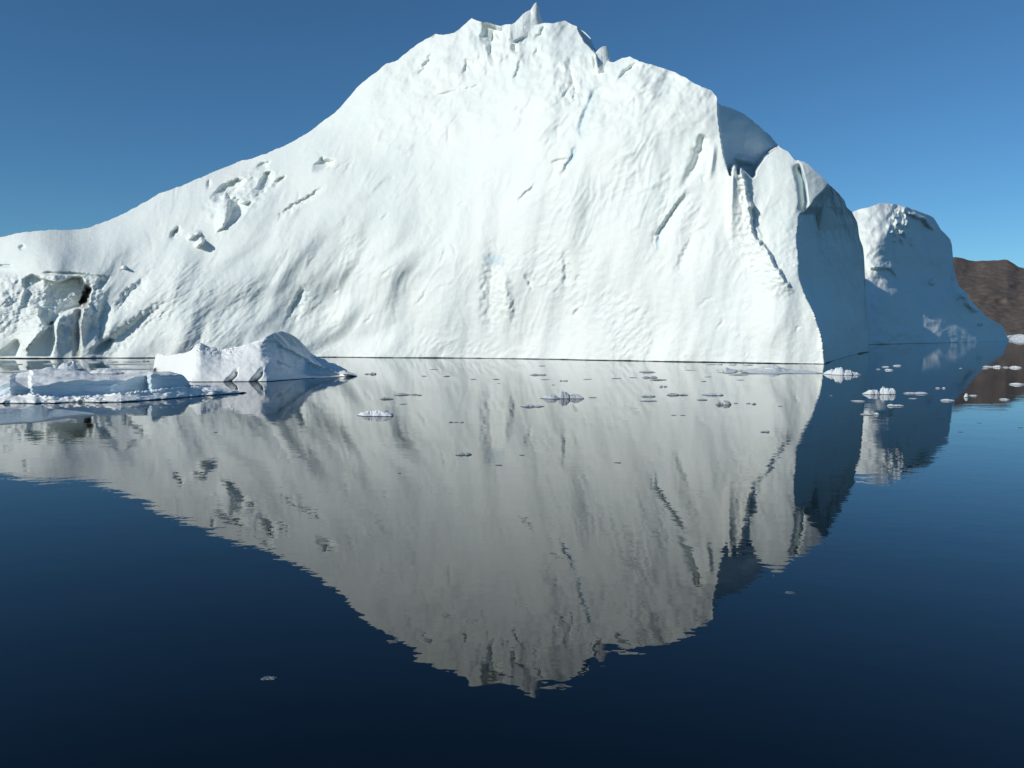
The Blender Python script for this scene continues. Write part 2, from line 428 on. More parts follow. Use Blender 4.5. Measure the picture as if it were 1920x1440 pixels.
    facet([(955, 79), (962, 80), (968, 92), (967, 98), (961, 92)], 954, 969, 0.0, -3.5)
    facet([(1018, 50), (1024, 48), (1014, 68), (1006, 74), (996, 73), (1010, 64)], 996, 1024, 0.0, -4.0)
    facet([(1010, 80), (1012, 90), (1000, 112), (994, 118), (1004, 98)], 993, 1013, 0.0, -2.2, 2)
    facet([(1200, 117), (1186, 128), (1168, 146), (1156, 150), (1170, 132)], 1154, 1202, 0.0, -5.0, 4)
    facet([(1314, 252), (1324, 258), (1322, 285), (1306, 320), (1280, 352), (1268, 362), (1284, 330), (1300, 300)], 1266, 1326, 0.0, -3.2, 7)
    facet([(1068, 138), (1074, 138), (1076, 160), (1070, 164)], 1066, 1078, 0.0, -2.0, 2)
    rg([(370, 466), (376, 456), (384, 448)], 1.3, 10, 4, taper=0.3, jag=2, seed=8)
    rg([(350, 450), (362, 442), (380, 435)], 0.8, 10, 4, taper=0.3, jag=2, seed=9)
    rg([(318, 448), (330, 432), (338, 424)], -0.8, 6, 12, taper=0.4, jag=2)
    rg([(232, 505), (233, 498)], 0.9, 5, 3, taper=0.3)
    rg([(518, 420), (528, 402), (550, 385), (575, 372), (612, 346)], -0.8, 4, 10, taper=0.35, jag=3)
    rg([(370, 466), (376, 456), (384, 448)], 1.3, 10, 4, taper=0.3, jag=2, seed=8)
    rg([(350, 450), (362, 442), (380, 435)], 0.8, 10, 4, taper=0.3, jag=2, seed=9)
    rg([(318, 448), (330, 432), (338, 424)], -0.8, 6, 12, taper=0.4, jag=2)
    rg([(232, 505), (233, 498)], 0.9, 5, 3, taper=0.3)
    # crumbled strip left of the standing floe
    rg([(536, 600), (552, 570), (575, 530)], -0.9, 6, 22, taper=0.4, jag=4)
    # --- cracks and seams in the middle
    rg([(969, 384), (980, 366), (1008, 342)], -0.6, 3, 7, taper=0.4, jag=2.5)
    rg([(1047, 338), (1060, 312), (1072, 295), (1080, 268)], -0.7, 3.5, 9, taper=0.4, jag=3)
    rg([(1030, 306), (1055, 300), (1068, 297)], -0.5, 4, 6, taper=0.3, jag=1.5)
    rg([(1058, 545), (1060, 500), (1057, 462)], -0.5, 6, 16, taper=0.4, jag=3)
    rg([(1072, 592), (1086, 578)], -0.35, 3, 7, taper=0.3, jag=2)
    rg([(997, 545), (990, 525), (982, 510)], -0.4, 3, 8, taper=0.35, jag=2)
    rg([(920, 640), (918, 560), (925, 480), (912, 440)], -0.6, 22, 26, taper=0.4, jag=6)
    rg([(960, 620), (948, 540), (940, 490)], 0.5, 12, 12, taper=0.4, jag=5)
    rg([(1232, 478), (1234, 440), (1248, 415), (1275, 378), (1300, 345)], -0.9, 5, 24, taper=0.4, jag=3)
    rg([(1330, 340), (1336, 300), (1340, 265)], 0.8, 10, 8, taper=0.4)
    rg([(1265, 520), (1285, 470), (1300, 430)], -0.35, 8, 22, taper=0.4, jag=4)
    # --- the summit
    rg([(917, 110), (922, 80), (925, 58)], -1.2, 5, 12, taper=0.3, jag=2)
    rg([(955, 76), (968, 73), (980, 68)], -1.2, 3, 6, taper=0.2, jag=1)
    rg([(962, 150), (972, 128), (974, 110)], -0.8, 4, 10, taper=0.3, jag=2)
    rg([(1076, 200), (1077, 165), (1072, 140), (1064, 112)], -0.8, 4, 9, taper=0.35, jag=3)
    rg([(1052, 185), (1066, 168), (1072, 160)], -0.6, 3, 5, taper=0.3, jag=1)
    rg([(1115, 132), (1114, 105)], -1.0, 3, 6, taper=0.3)
    rg([(868, 148), (874, 120), (880, 100)], -0.6, 5, 12, taper=0.4, jag=3)
    rg([(780, 150), (800, 120), (812, 92)], -0.7, 6, 16, taper=0.4, jag=4)
    rg([(810, 182), (850, 172), (905, 160)], -0.5, 4, 6, taper=0.2, jag=2)
    # blue melt vein
    vein = [(1098, 266), (1088, 244), (1100, 205), (1112, 178), (1117, 160)]
    rg(vein, -0.7, 8, 5, taper=0.3, jag=1.5)
    ridge(blue, PX, PY, vein, 0.26, 8, 7, taper=0.2, power=0.6, jag=1.5)
    ridge(blue, PX, PY, [(1082, 268), (1072, 298), (1060, 315)], 0.45, 5, 6, taper=0.3, power=0.7)
    bump(blue, PX, PY, 926, 487, 14, 26, 80, 0.35)
    ridge(blue, PX, PY, [(1232, 478), (1234, 440), (1248, 415)], 0.4, 4, 6, taper=0.3)

    # --- block with the meltwater cave at the left
    def recess(poly, x0, x1, depth, soft=2):
        m = blur(in_poly(PX, PY, poly).astype(float), soft)
        H[:] = H - m * (0.6 + depth * np.clip((PX - x0) / (x1 - x0), 0, 1))
    blk = ss(-PX, -205, -180) * ss(PY, 512, 520) * (1 - ss(PY, 600, 650))
    H += blk * 0.28 * fbm(u / 1.3, v / 1.3, 4, 90, 0.6)
    recess([(44, 524), (60, 514), (76, 522), (90, 526), (104, 530), (118, 526), (135, 519), (152, 519), (158, 530), (154, 575), (140, 578), (128, 583), (112, 592), (102, 606), (88, 612), (74, 592), (78, 580), (70, 572), (38, 579), (42, 562), (48, 545)], 42, 150, 4.2, 3)
    recess([(98, 602), (103, 612), (102, 640), (94, 668), (52, 668), (62, 650), (84, 622)], 54, 102, 2.0, 5)
    recess([(32, 636), (39, 646), (32, 668), (0, 668), (0, 660), (12, 652)], 0, 38, 1.5, 5)
    recess([(168, 664), (182, 650), (205, 634), (212, 636), (204, 650), (184, 664)], 166, 212, 2.0, 6)
    H += 1.4 * ss(PY, 508, 522) * ss(-PX, -50, 10) * (1 - ss(PY, 560, 640))
    rg([(44, 660), (60, 640), (84, 612)], 1.2, 12, 6, taper=0.3, jag=3)
    rg([(100, 668), (102, 620), (115, 590), (132, 580)], 0.8, 6, 22, taper=0.3, jag=2)
    rg([(156, 668), (152, 610), (158, 575), (172, 556)], 1.0, 6, 18, taper=0.3, jag=1)
    rg([(184, 668), (190, 600), (198, 556)], -1.0, 8, 18, taper=0.3, jag=3)
    rg([(165, 665), (215, 640), (262, 600), (330, 560)], -0.9, 14, 26, taper=0.4, jag=5)
    rg([(215, 590), (240, 550), (280, 520)], -0.9, 10, 22, taper=0.3, jag=4)
    rg([(180, 545), (190, 530), (205, 520)], -0.9, 8, 10, taper=0.2, jag=4, seed=13)
    ridge(H, PX, PY, [(36, 466), (46, 460)], -0.9, 6, 8, taper=0.2)
    ridge(H, PX, PY, [(0, 497), (22, 496.5)], -0.8, 2, 5, taper=0.1)
    ridge(H, PX, PY, [(80, 511), (140, 512), (200, 520)], -0.9, 3, 5, taper=0.1, jag=1.5)
    # cave mouth, its darkness painted into the colour; muddy melt streak below it
    ridge(H, PX, PY, [(156, 578), (161, 556), (167, 530)], -7.0, 8, 7.5, taper=0.3, power=0.35, jag=2.5)
    ridge(dirt_shade, PX, PY, [(156, 579), (161, 556), (167, 529)], 1.0, 9, 8.5, taper=0.25, power=0.3, jag=2.5)
    ridge(dirt_shade, PX, PY, [(147, 669), (147, 620), (151, 580)], 0.75, 16, 6, taper=0.02, power=0.8, jag=2)
    H += -0.5 * ridge_val(PX, PY, [(146, 669), (147, 620), (151, 580)], 10, 4)
    dirt_shade[:] = np.clip(dirt_shade, 0, 1) * (0.8 + 0.2 * fbm(u / 0.6, v / 3, 3, 91))
    dirt_shade[:] = np.clip(dirt_shade, 0, 1)

    # --- the tower beside the front and the seam between them
    rg([(1488, 552), (1468, 520), (1447, 490), (1438, 470), (1415, 445), (1408, 425), (1409, 400), (1400, 378), (1390, 360)], 1.5, 50, 4, taper=0.2, jag=4)
    rg([(1410, 428), (1412, 405), (1404, 388)], -1.5, 5, 10, taper=0.3, jag=2)
    rg([(1508, 402), (1512, 378), (1508, 345), (1497, 306)], -2.6, 16, 3.5, taper=0.12)
    ridge(blue, PX, PY, [(1516, 396), (1511, 372), (1507, 335), (1498, 305)], 0.4, 5, 4, taper=0.2, power=0.7)
    Z = np.zeros_like(PX)
    ridge(Z, PX, PY, [(1371, 480), (1372, 380), (1375, 300)], 2.0, 10, 22, taper=0)
    ridge(Z, PX, PY, [(1436, 480), (1402, 372), (1387, 300)], 1.6, 16, 4, taper=0, jag=3)
    H += Z * ss(-PY, -470, -340)
    D = DF - H
    # behind the front's right edge: the shaded back ridge
    rec = in_poly(PX, PY, [(1348, 150), (1348, 225), (1353, 262), (1358, 292), (1364, 314), (1369, 330), (1371, 316), (1374.5, 309), (1379, 309), (1384, 330), (1388, 314), (1398, 322), (1410, 334), (1416, 328),
                           (1417, 318), (1424, 308), (1434, 293), (1446, 283), (1464, 274), (1520, 150)])
    DR = 123 + (PX - 1348) * 0.24 + (310 - PY) * 0.10 - 1.7 * fbm(u / 6, v / 9, 5, 33, 0.55)
    bump(DR, PX, PY, 1398, 300, 9, 22, 70, -5.0)
    D = np.where(rec, DR, D)
    rec2 = in_poly(PX, PY, [(1083, 45), (1086, 60), (1098, 80), (1110, 92), (1119, 99), (1125, 40)])
    D = np.where(rec2, D + 9, D)
    # flank turned away from the sun
    ap = np.interp(PY, [a[0] for a in ARETE], [a[1] for a in ARETE])
    ap = ap + 1.2 * fbm(PY / 14, PY * 0, 3, 55)
    flank = (PX > ap) & (PY > 346)
    sp = np.interp(PY, [346, 362, 377, 396, 419, 464, 489, 520, 660], [1555, 1572, 1584, 1597, 1609, 1619, 1621, 1622, 1629])
    ap0 = np.interp(PY, [a[0] for a in ARETE], [a[1] for a in ARETE])
    s = np.clip((PX - ap0) / np.maximum(sp - ap0, 1), 0, 1)
    ay = np.array([346, 372, 400, 450, 500, 550, 600, 640, 683.0]); ax_ = np.interp(ay, [a[0] for a in ARETE], [a[1] for a in ARETE])
    Da = np.interp(PY, ay, tps(FRONT, ax_, ay, 0.002))
    Ds = Da + 66 * (1 - np.exp(-np.maximum(PY - 346, 0) / 70.0))
    DK = Da + (Ds - Da) * s ** 1.05 - 1.1 * fbm(s * 5 + PY / 400, PY / 90, 3, 35) - 0.42 * fbm(PX / 9, PY / 30, 5, 36, 0.55)
    D = np.where(flank, DK, D)
    D = blur(D, 1)
    a, e = ray(PX, PY)
    P = np.stack([a * D, D, CAM_H + e * D], -1)
    P[..., 2] = np.where(np.arange(nv)[:, None] == 0, np.clip(P[..., 2], 0.02, 0.5), P[..., 2])
    # undercut at the waterline
    low1 = P[0].copy(); sc1 = (D[0] + 1.1) / D[0]; low1[:, 0] *= sc1; low1[:, 1] *= sc1
    low2 = low1.copy(); low2[:, 2] = -2.0
    # the far side
    topP = P[-1]; rows = []
    for s_ in (0.02, 0.06, 0.12, 0.2, 0.3, 0.42, 0.56, 0.7, 0.82, 0.92, 1.0):
        Q = topP.copy()
        Lb = np.interp(px, [-420, 0, 600, 1000, 1300, 1345, 1460, 1560, 1629], [30, 60, 95, 110, 120, 90, 60, 26, 6])
        dd = Lb * s_
        Q[:, 0] = topP[:, 0] + dd * 0.25; Q[:, 1] = topP[:, 1] + dd
        Q[:, 2] = topP[:, 2] * (1 - s_ ** 1.8) - 2.0 * s_ + 1.2 * fbm(px * 0.02 + s_, px * 0 + 4 * s_, 3, 71) * min(1, 4 * s_) * (1 - s_)
        rows.append(Q[None])
    Vt = np.concatenate([low2[None], low1[None], P] + rows, 0)
    z = np.zeros((1, nc)); zr = np.zeros((len(rows), nc))
    at = {'blue_ice_shade': np.concatenate([z, z, np.clip(blue, 0, 1), zr], 0), 'dirt_shade': np.concatenate([z, z, dirt_shade, zr], 0)}
    FC = grid_faces(Vt.shape[0], nc)
    reg = np.zeros((Vt.shape[0] - 1, nc - 1), int)
    fl = flank[:-1, :-1]; rc = (rec | rec2)[:-1, :-1]
    tower = (PX > np.interp(PY, [310, 360, 378, 400, 425, 445, 490, 552, 620, 690], [1400, 1392, 1400, 1409, 1408, 1415, 1447, 1488, 1520, 1547]))[:-1, :-1] & (PY[:-1, :-1] > 270)
    r = np.where(tower, 3, 0); r = np.where(rc, 2, r); r = np.where(fl, 1, r)
    reg[2:2 + nv - 1] = r; reg[:2] = r[0]; reg[2 + nv - 1:] = 4
    root = empty('iceberg', (0, 140, 0))
    tag(root, 'huge white iceberg with jagged summit filling the middle of the picture', 'iceberg')
    for k, nm, lb in ((0, 'front_face', 'sunlit white front slope with cracks and shards'), (1, 'shaded_flank', 'blue shaded cliff turned away from the sun'),
                      (2, 'back_ridge', 'blue shaded ridge behind the summit slope'), (3, 'side_tower', 'sunlit tower standing against the front slope'), (4, 'far_side', None)):
        o = sub_mesh(nm, Vt, FC[reg == k], M_ICE, root, at)
        if lb: o['label'] = lb

    # blocks standing on the crest
    def crest_block(name, label, topl, botl, proud, thick, seed, step=0.8):
        q = np.arange(topl[0][0], topl[-1][0] + 0.01, step); m_ = 46
        tt = poly_interp(topl, q) + 0.5 * fbm(q / 8, q * 0, 3, seed); bb = np.maximum(poly_interp(botl, q), tt + 0.6)
        tv = np.linspace(0, 1, m_)[:, None]
        X_ = np.repeat(q[None], m_, 0); Y_ = bb[None] + (tt - bb)[None] * tv
        Dm = tps(FRONT, q, np.minimum(bb, 200), 0.002).min()
        Dx = Dm - proud + 3.0 * tv ** 1.2 + 0.05 * (X_ - q[0]) - 0.12 * fbm(X_ / 16, Y_ / 16, 3, seed + 1) - 0.5 * np.sin(np.clip((X_ - q[0]) / (q[-1] - q[0]), 0, 1) * math.pi) ** 0.6
        a_, e_ = ray(X_, Y_)
        F_ = np.stack([a_ * Dx, Dx, CAM_H + e_ * Dx], -1)
        B_ = F_[::-1].copy(); B_[..., 1] += thick; B_[..., 0] += 0.5
        lowr = F_[0].copy(); lowr[:, 1] += thick * 0.5; lowr[:, 2] -= 1.0
        W_all = np.concatenate([lowr[None], F_, B_, lowr[None]], 0)
        o_ = sub_mesh(name, W_all, grid_faces(W_all.shape[0], len(q)), M_ICE, root); o_['label'] = label
    crest_block('pinnacle', 'sharp white horn on the summit crest',
                [(956, 47), (960, 45.5), (966, 42), (972, 36), (980, 27), (987, 22), (995, 18.5), (1000, 10), (1003, 6), (1005.5, 4.5), (1009, 8), (1011, 17), (1012.5, 26), (1015, 34), (1021, 43), (1024, 47)],
                [(956, 72), (962, 76), (970, 73), (980, 68), (990, 70), (1000, 72), (1010, 68), (1017, 58), (1024, 49)], 0.5, 5.0, 410)
    crest_block('ice_knob', 'rounded white tooth on the crest right of the summit',
                [(1117, 99), (1121, 94), (1126, 89.5), (1131, 87), (1136, 86.5), (1140, 90), (1142.5, 97), (1144, 114)],
                [(1117, 106), (1121, 128), (1130, 136), (1140, 128), (1144, 118)], 0.2, 3.0, 420, 0.6)
    # unseen ice mound added behind the ridge to cast shade on the smaller berg
    n_ = 60; gx = np.linspace(-1, 1, n_); X, Y = np.meshgrid(gx, gx)
    r2 = np.sqrt(X * X + Y * Y); ang_ = np.arctan2(Y, X)
    k_ = 1 + 0.18 * fbm(np.cos(ang_) * 1.5, np.sin(ang_) * 1.5, 3, 201)
    hh = 66 * np.clip(1 - (r2 / k_) ** 3.2, 0, 1) ** 0.6 + 1.5 * fbm(X * 5, Y * 5, 4, 202) - 2.5
    rs = np.stack([54 + 27 * X, 240 + 42 * Y, hh], -1)
    o = sub_mesh('shade_mound', rs, grid_faces(n_, n_), M_ICE, root); o['label'] = 'unseen ice mound added behind the great iceberg to shade the smaller one'

def ridge_val(px, py, poly, wl_, wr_):
    z = np.zeros_like(px); ridge(z, px, py, poly, 1.0, wl_, wr_, taper=0.02, power=0.7)
    return z
great_iceberg()

# ------------------------------------------------------------------ lofted bergs and floes
def loft(name, label, cat, skyl, base, mat, nv, step, depth, back, attrs=None, undercut=0.0, jit=0.0, seed=3, group=None, backlean=0.2, part=None, zrel=None, regions=None):
    px = np.arange(skyl[0][0], skyl[-1][0] + 0.01, step); nc = len(px)
    top = poly_interp(skyl, px)
    top = np.interp(px, px, np.convolve(np.pad(top, 1, mode='edge'), np.ones(3) / 3, 'valid')) + jit * fbm(px / 26, px * 0, 3, seed, 0.4)
    bs = poly_interp(base, px); top = np.minimum(top, bs - 0.4)
    t = np.linspace(0, 1, nv)[:, None]
    PX = np.repeat(px[None], nv, 0); PY = bs[None] + (top - bs)[None] * t
    D0 = np.repeat(wdist(px, bs)[None], nv, 0)
    D, at = depth(PX, PY, t, D0)
    a, e = ray(PX, PY)
    P = np.stack([a * D, D, CAM_H + e * D], -1)
    if zrel:
        for (az, sz, oc) in zrel:
            P[..., 2] += az * fbm(P[..., 0] / sz, P[..., 1] / sz, oc, seed + 7, 0.55) * np.clip(t * 5, 0, 1) * np.clip(P[..., 2] / 0.5, 0.1, 1)
    low = P[0].copy(); k = (D[0] + undercut) / D[0]; low[:, 0] *= k; low[:, 1] *= k
    low2 = low.copy(); low2[:, 2] = -0.8
    rows = [low2[None], low[None], P] if undercut > 0 else [low2[None], P]
    tp = P[-1]; nb_ = 0
    bl = back(px) if callable(back) else np.full(nc, float(back))
    for s in (0.06, 0.18, 0.36, 0.6, 0.82, 1.0):
        Q = tp.copy(); Q[:, 1] += bl * s; Q[:, 0] += bl * s * backlean
        Q[:, 2] = tp[:, 2] * (1 - s ** 1.7) - 0.8 * s
        rows.append(Q[None]); nb_ += 1
    V_ = np.concatenate(rows, 0)
    if at is None: at = {}
    full = {}
    for k_, v_ in at.items():
        z0 = np.zeros((len(rows) - nb_ - 1, nc)); z1 = np.zeros((nb_, nc))
        full[k_] = np.concatenate([z0, v_, z1], 0)
    if regions:
        names, fn = regions
        root = empty(name, (float(P[0, nc // 2, 0]), float(P[0, nc // 2, 1]), 0))
        rg_ = fn(PX, PY)[:-1, :-1]; n0 = len(rows) - nb_ - 1
        rg_ = np.concatenate([np.repeat(rg_[:1], n0, 0), rg_, np.repeat(rg_[-1:], nb_, 0)], 0)
        FG = grid_faces(V_.shape[0], nc)
        for k_, nm in enumerate(names):
            if (rg_ == k_).any(): sub_mesh(nm, V_, FG[rg_ == k_], mat, root, full)
        o = root
    else:
        o = sub_mesh(name, V_, grid_faces(V_.shape[0], nc), mat, None, full)
        c = np.array([float(P[0, nc // 2, 0]), float(P[0, nc // 2, 1]), 0.0])
        co = np.empty(len(o.data.vertices) * 3, np.float32); o.data.vertices.foreach_get('co', co)
        o.data.vertices.foreach_set('co', (co.reshape(-1, 3) - c).astype(np.float32).ravel()); o.location = c
    tag(o, label, cat, group)
    return o, (px, top, bs)

# second berg behind the flank
def d_second(PX, PY, t, D0):
    pts = [wl(1530, 647), wl(1590, 646.5), wl(1628, 646), wl(1700, 644.5), wl(1760, 643.2), wl(1830, 641.2), wl(1892, 639.2),
           (1560, 480, 318), (1600, 398, 322), (1640, 385, 322), (1680, 388, 330), (1625, 460, 304), (1665, 450, 308), (1640, 500, 298), (1660, 520, 300),
           (1690, 430, 318), (1705, 480, 328), (1720, 430, 342), (1700, 400, 330), (1740, 420, 354), (1765, 440, 362), (1785, 480, 362), (1790, 530, 354), (1750, 530, 344), (1700, 540, 314), (1650, 580, 284),
           (1720, 600, 308), (1800, 560, 350), (1850, 600, 376), (1800, 610, 342), (1880, 620, 394)]
    D = tps(pts, PX, PY, 0.002)
    u = PX * 0.22; v = -PY * 0.22
    H = 1.6 * fbm(u / 14, v / 14, 3, 101) + 0.8 * fbm(u / 4, v / 4, 4, 102)
    pit = ss(PX, 1655, 1680) * ss(-PX, -1712, -1700) * ss(-PY, -470, -440)
    H += pit * 3.6 * fbm(u / 3.2, v / 3.6, 4, 103, 0.6)
    ridge(H, PX, PY, [(1692, 440), (1701, 415), (1698, 398), (1688, 386)], 4.0, 10, 4, taper=0.15, jag=3)
    ridge(H, PX, PY, [(1690, 388), (1705, 400), (1735, 412), (1752, 432)], 7.0, 5, 5, taper=0.2, jag=2)
    ridge(H, PX, PY, [(1710, 465), (1711, 450), (1709, 440)], 4.0, 6, 4, taper=0.3, jag=2)
    ridge(H, PX, PY, [(1742, 535), (1752, 528), (1748, 518)], 6.0, 9, 5, taper=0.3, jag=2)
    ridge(H, PX, PY, [(1790, 552), (1808, 556), (1820, 574), (1834, 586)], 5.0, 7, 8, taper=0.2, jag=3)
    ridge(H, PX, PY, [(1832, 610), (1844, 606)], 5.0, 5, 4, taper=0.3, jag=1)
    ridge(H, PX, PY, [(1625, 498), (1650, 502), (1672, 502), (1684, 524)], 3.0, 12, 5, taper=0.2, jag=3)
    return blur(D - H, 1), None
SECOND = [(1530, 470), (1560, 420), (1585, 402), (1600, 397), (1618, 390), (1640, 385), (1652, 381.5), (1672, 382), (1684, 384), (1690, 386), (1700, 388), (1730, 399), (1750, 407), (1757, 418), (1764, 431), (1772, 438),
          (1784, 452), (1786, 470), (1787, 495), (1792, 520), (1797, 535), (1808, 546), (1825, 568), (1850, 594), (1868, 604), (1882, 614), (1887, 630), (1892, 638)]
o, _ = loft('iceberg', 'rounded smaller iceberg, mostly in blue shade, behind the great iceberg and before the brown hill', 'iceberg', SECOND,
            [(1530, 647), (1628, 646), (1700, 644.6), (1760, 643.3), (1830, 641.3), (1892, 639.3)], M_ICE, 170, 1.2, d_second, lambda p: np.interp(p, [1530, 1760, 1860, 1892], [70, 60, 25, 5]), undercut=1.0, jit=1.6, seed=9)

# standing wedge-shaped floe in front of the left slope
def sm1(A, n):
    for _ in range(n):
        B = np.pad(A, ((0, 0), (1, 1)), mode='edge'); A = (B[:, :-2] + 2 * B[:, 1:-1] + B[:, 2:]) / 4
    return A
def wedge_crest(PX):
    return np.interp(PX, [517, 534, 556, 590, 630, 668], [634, 650, 662, 680, 697, 704]) + 1.5 * fbm(PX / 7, PX * 0, 3, 123)
def d_wedge(PX, PY, t, D0):
    k = ss(t, 0.0, 0.25)
    D = D0 * (1 - k) + sm1(D0, 250) * k
    lean = np.interp(PX, [288, 330, 420, 520, 600, 670], [2.0, 3.2, 4.2, 3.6, 1.6, 0.4])
    D = D + lean * t ** 1.4
    ar = np.interp(PY, [622, 636, 642, 660, 680, 716], [516, 500, 484, 490, 502, 506]) + 4 * fbm(PX / 18, PY / 12, 3, 122)
    D = D + 0.06 * 7 * np.logaddexp(0, (PX - ar) / 7) * (1 - ss(PX, 560, 660)) * ss(t, 0.0, 0.2)
    H = 0.10 * fbm(PX / 40, PY / 30, 3, 121)
    crest = wedge_crest(PX)
    fin = ss(crest - PY, -0.8, 0.8) * ss(PX, 514, 522)
    D = D + fin * np.interp(PX, [515, 600, 670], [1.6, 1.2, 0.2])
    H += 0.12 * ss(PX, 290, 300) * (1 - ss(PX, 430, 480)) * np.abs(fbm(PX / 16, PY / 7, 4, 124, 0.6)) * ss(t, 0.6, 0.95) * 2
    ridge(H, PX, PY, [(517, 636), (534, 650), (556, 662), (590, 680), (630, 697), (668, 703)], 0.9, 4, 5, taper=0.1, jag=2)
    ridge(H, PX, PY, [(430, 718), (444, 706), (445.5, 700)], -1.0, 12, 2.2, taper=0.02)
    ridge(H, PX, PY, [(478, 718), (491, 706), (493, 700)], -1.0, 12, 2.2, taper=0.02)
    ridge(H, PX, PY, [(522, 676), (531, 682)], 0.4, 4, 4, taper=0.1)
    ridge(H, PX, PY, [(330, 668), (336, 660)], -0.6, 4, 6, taper=0.2)
    ridge(H, PX, PY, [(375, 645), (395, 652), (412, 656)], -0.25, 3, 4, taper=0.2, jag=1)
    return D - H, None
WEDGE = [(288, 690), (290, 672), (294, 662), (303, 664), (312, 667), (326, 665), (340, 663), (352, 660), (360, 655), (367, 646), (376, 643), (385, 647), (400, 652), (415, 655), (430, 651), (453, 647), (472, 641), (489, 634),
         (505, 628), (517, 623), (531, 622), (542, 625), (552, 631), (562, 640), (571, 650), (581, 662), (592, 669), (603, 673), (608, 673.5), (616, 679), (630, 683), (644, 691), (655, 696), (670, 703.5)]
loft('ice_floe', 'wedge-shaped white floe rising to a blue shaded fin before the left slope', 'ice floe', WEDGE,
     [(288, 694), (310, 704), (340, 714), (360, 716.3), (500, 715.5), (567, 710.5), (620, 708), (670, 705.2)], M_FLOE, 110, 0.9, d_wedge,
     lambda p: np.interp(p, [288, 500, 600, 670], [6, 8, 4, 0.5]), undercut=0.25, jit=0.8, seed=21, backlean=0.1, zrel=((0.09, 2.6, 3), (0.025, 0.6, 3)),
     regions=(('snow_slope', 'fin'), lambda X, Y: np.where((X > 516) & (Y < wedge_crest(X)), 1, 0)))

# long low floe at the left edge with a shaded blue wall over a lumpy foot
def shelf_lines(PX):
    lip = np.interp(PX, [-160, 0, 20, 55, 100, 160, 230, 280, 300, 354, 356, 470], [724, 724, 722, 725, 720, 712, 712, 704, 704, 704, 726, 736])
    foot = np.interp(PX, [-160, 0, 30, 70, 110, 140, 190, 240, 300, 354, 404, 470], [742, 742, 742, 738, 744, 744, 740, 736, 731, 726, 723.5, 735])
    foot = foot + 2.4 * fbm(PX / 12.0, PX * 0, 3, 130, 0.6)
    lip = lip + 2.6 * fbm(PX / 44.0, PX * 0, 2, 136, 0.5) * ss(-PX, -350, -330)
    return lip, foot
def d_shelf(PX, PY, t, D0):
    lip, foot = shelf_lines(PX)
    f = ss(-PY, -foot - 1.0, -foot + 1.0)                  # above the foot
    g = ss(-PY, -lip - 2.0, -lip + 2.0)                    # above the lip
    bp_ = poly_interp([(-160, 757), (64, 756.5), (135, 755), (227, 754.5), (298, 749.5), (368, 743.5), (462, 736.5)], PX)
    D = D0 + 0.7 * np.clip((bp_ - PY) / 14.0, 0, 1) ** 1.3
    edge = 4 * fbm(PY / 8, PY * 0, 2, 134)
    ramp = np.interp(PX + edge, [-160, 20, 30, 54, 60, 90, 276, 284, 356, 372], [0, 0, 0.9, 1.3, 0.1, 0.9, 3.6, 1.3, 2.6, 0.2])
    D = D + f * ramp - 0.35 * g * ss(PX, 60, 100) * ss(-PX, -350, -330)
    up = np.clip((lip - PY) / np.maximum(lip - PY.min(0)[None], 4.0), 0, 1)
    D = D + g * np.interp(PX, [0, 270, 290, 354], [4.6, 3.6, 4.0, 2.0]) * up ** 1.15
    H = 0.12 * fbm(PX / 60, PY / 20, 3, 132)
    lum = (1 - f)
    H += lum * 0.28 * fbm(PX / 30, PY / 9.0, 3, 133, 0.55) * (0.4 + 0.8 * ss(fbm(PX / 70, PX * 0, 2, 135), -0.2, 0.4)) + lum * 0.2 * ss(PX, 50, 66) * (1 - ss(PX, 66, 80))
    return D - H, {'blue_ice_shade': 0.38 * f * (1 - g)}  # blue ice of the wall, deepened to carry its shade in the colour
SHELF = [(-215, 756.6), (-200, 742), (-180, 722), (-150, 713), (-60, 709), (0, 704.5), (30, 700), (53, 695), (70, 692.5), (106, 692), (140, 694), (159, 697), (180, 702), (210, 704), (235, 702), (262, 697), (297, 697), (325, 699), (340, 701), (348, 709), (354, 716), (356, 723),
         (372, 721), (388, 723), (404, 722.5), (420, 726), (439, 730.5), (450, 734), (462, 735.9)]
loft('ice_floe', 'long low floe at the left edge with a shaded blue wall above a lumpy foot', 'ice floe', SHELF,
     [(-215, 757), (64, 756.5), (135, 755), (227, 754.5), (298, 749.5), (368, 743.5), (462, 736.6)], M_FLOE, 90, 0.8, d_shelf,
     lambda p: np.interp(p, [-160, 300, 356, 462], [4, 3, 1.2, 0.3]), undercut=0.12, jit=0.9, seed=31, backlean=0.0, zrel=((0.10, 2.0, 3), (0.035, 0.7, 3)),
     regions=(('rubble_foot', 'shaded_wall', 'snow_top'), lambda X, Y: np.where(Y < shelf_lines(X)[0], 2, np.where(Y < shelf_lines(X)[1], 1, 0))))

# half sunken slush in front of it
def d_slush(PX, PY, t, D0):
    D = D0 + np.interp(PX, [-200, 100, 186], [5.2, 4.6, 0.2]) * t
    H = 0.12 * fbm(PX * 0.02 / 0.5, PY * 0.25, 4, 140, 0.6)
    return D - H * t, None
loft('ice_floe', 'thin waterlogged grey floe nearest the camera at the left edge', 'ice floe',
     [(-240, 797), (-215, 782), (-190, 769), (0, 765), (40, 767), (64, 761), (80, 759.5), (90, 765), (120, 768), (150, 771), (172, 774), (186, 777.6)], [(-240, 799), (0, 797), (60, 793), (110, 787), (150, 781), (186, 778.2)],
     M_SLUSH, 40, 1.2, d_slush, lambda p: np.interp(p, [-200, 120, 186], [1.2, 0.8, 0.1]), jit=0.8, seed=41, backlean=0.0, zrel=((0.08, 1.2, 4),))

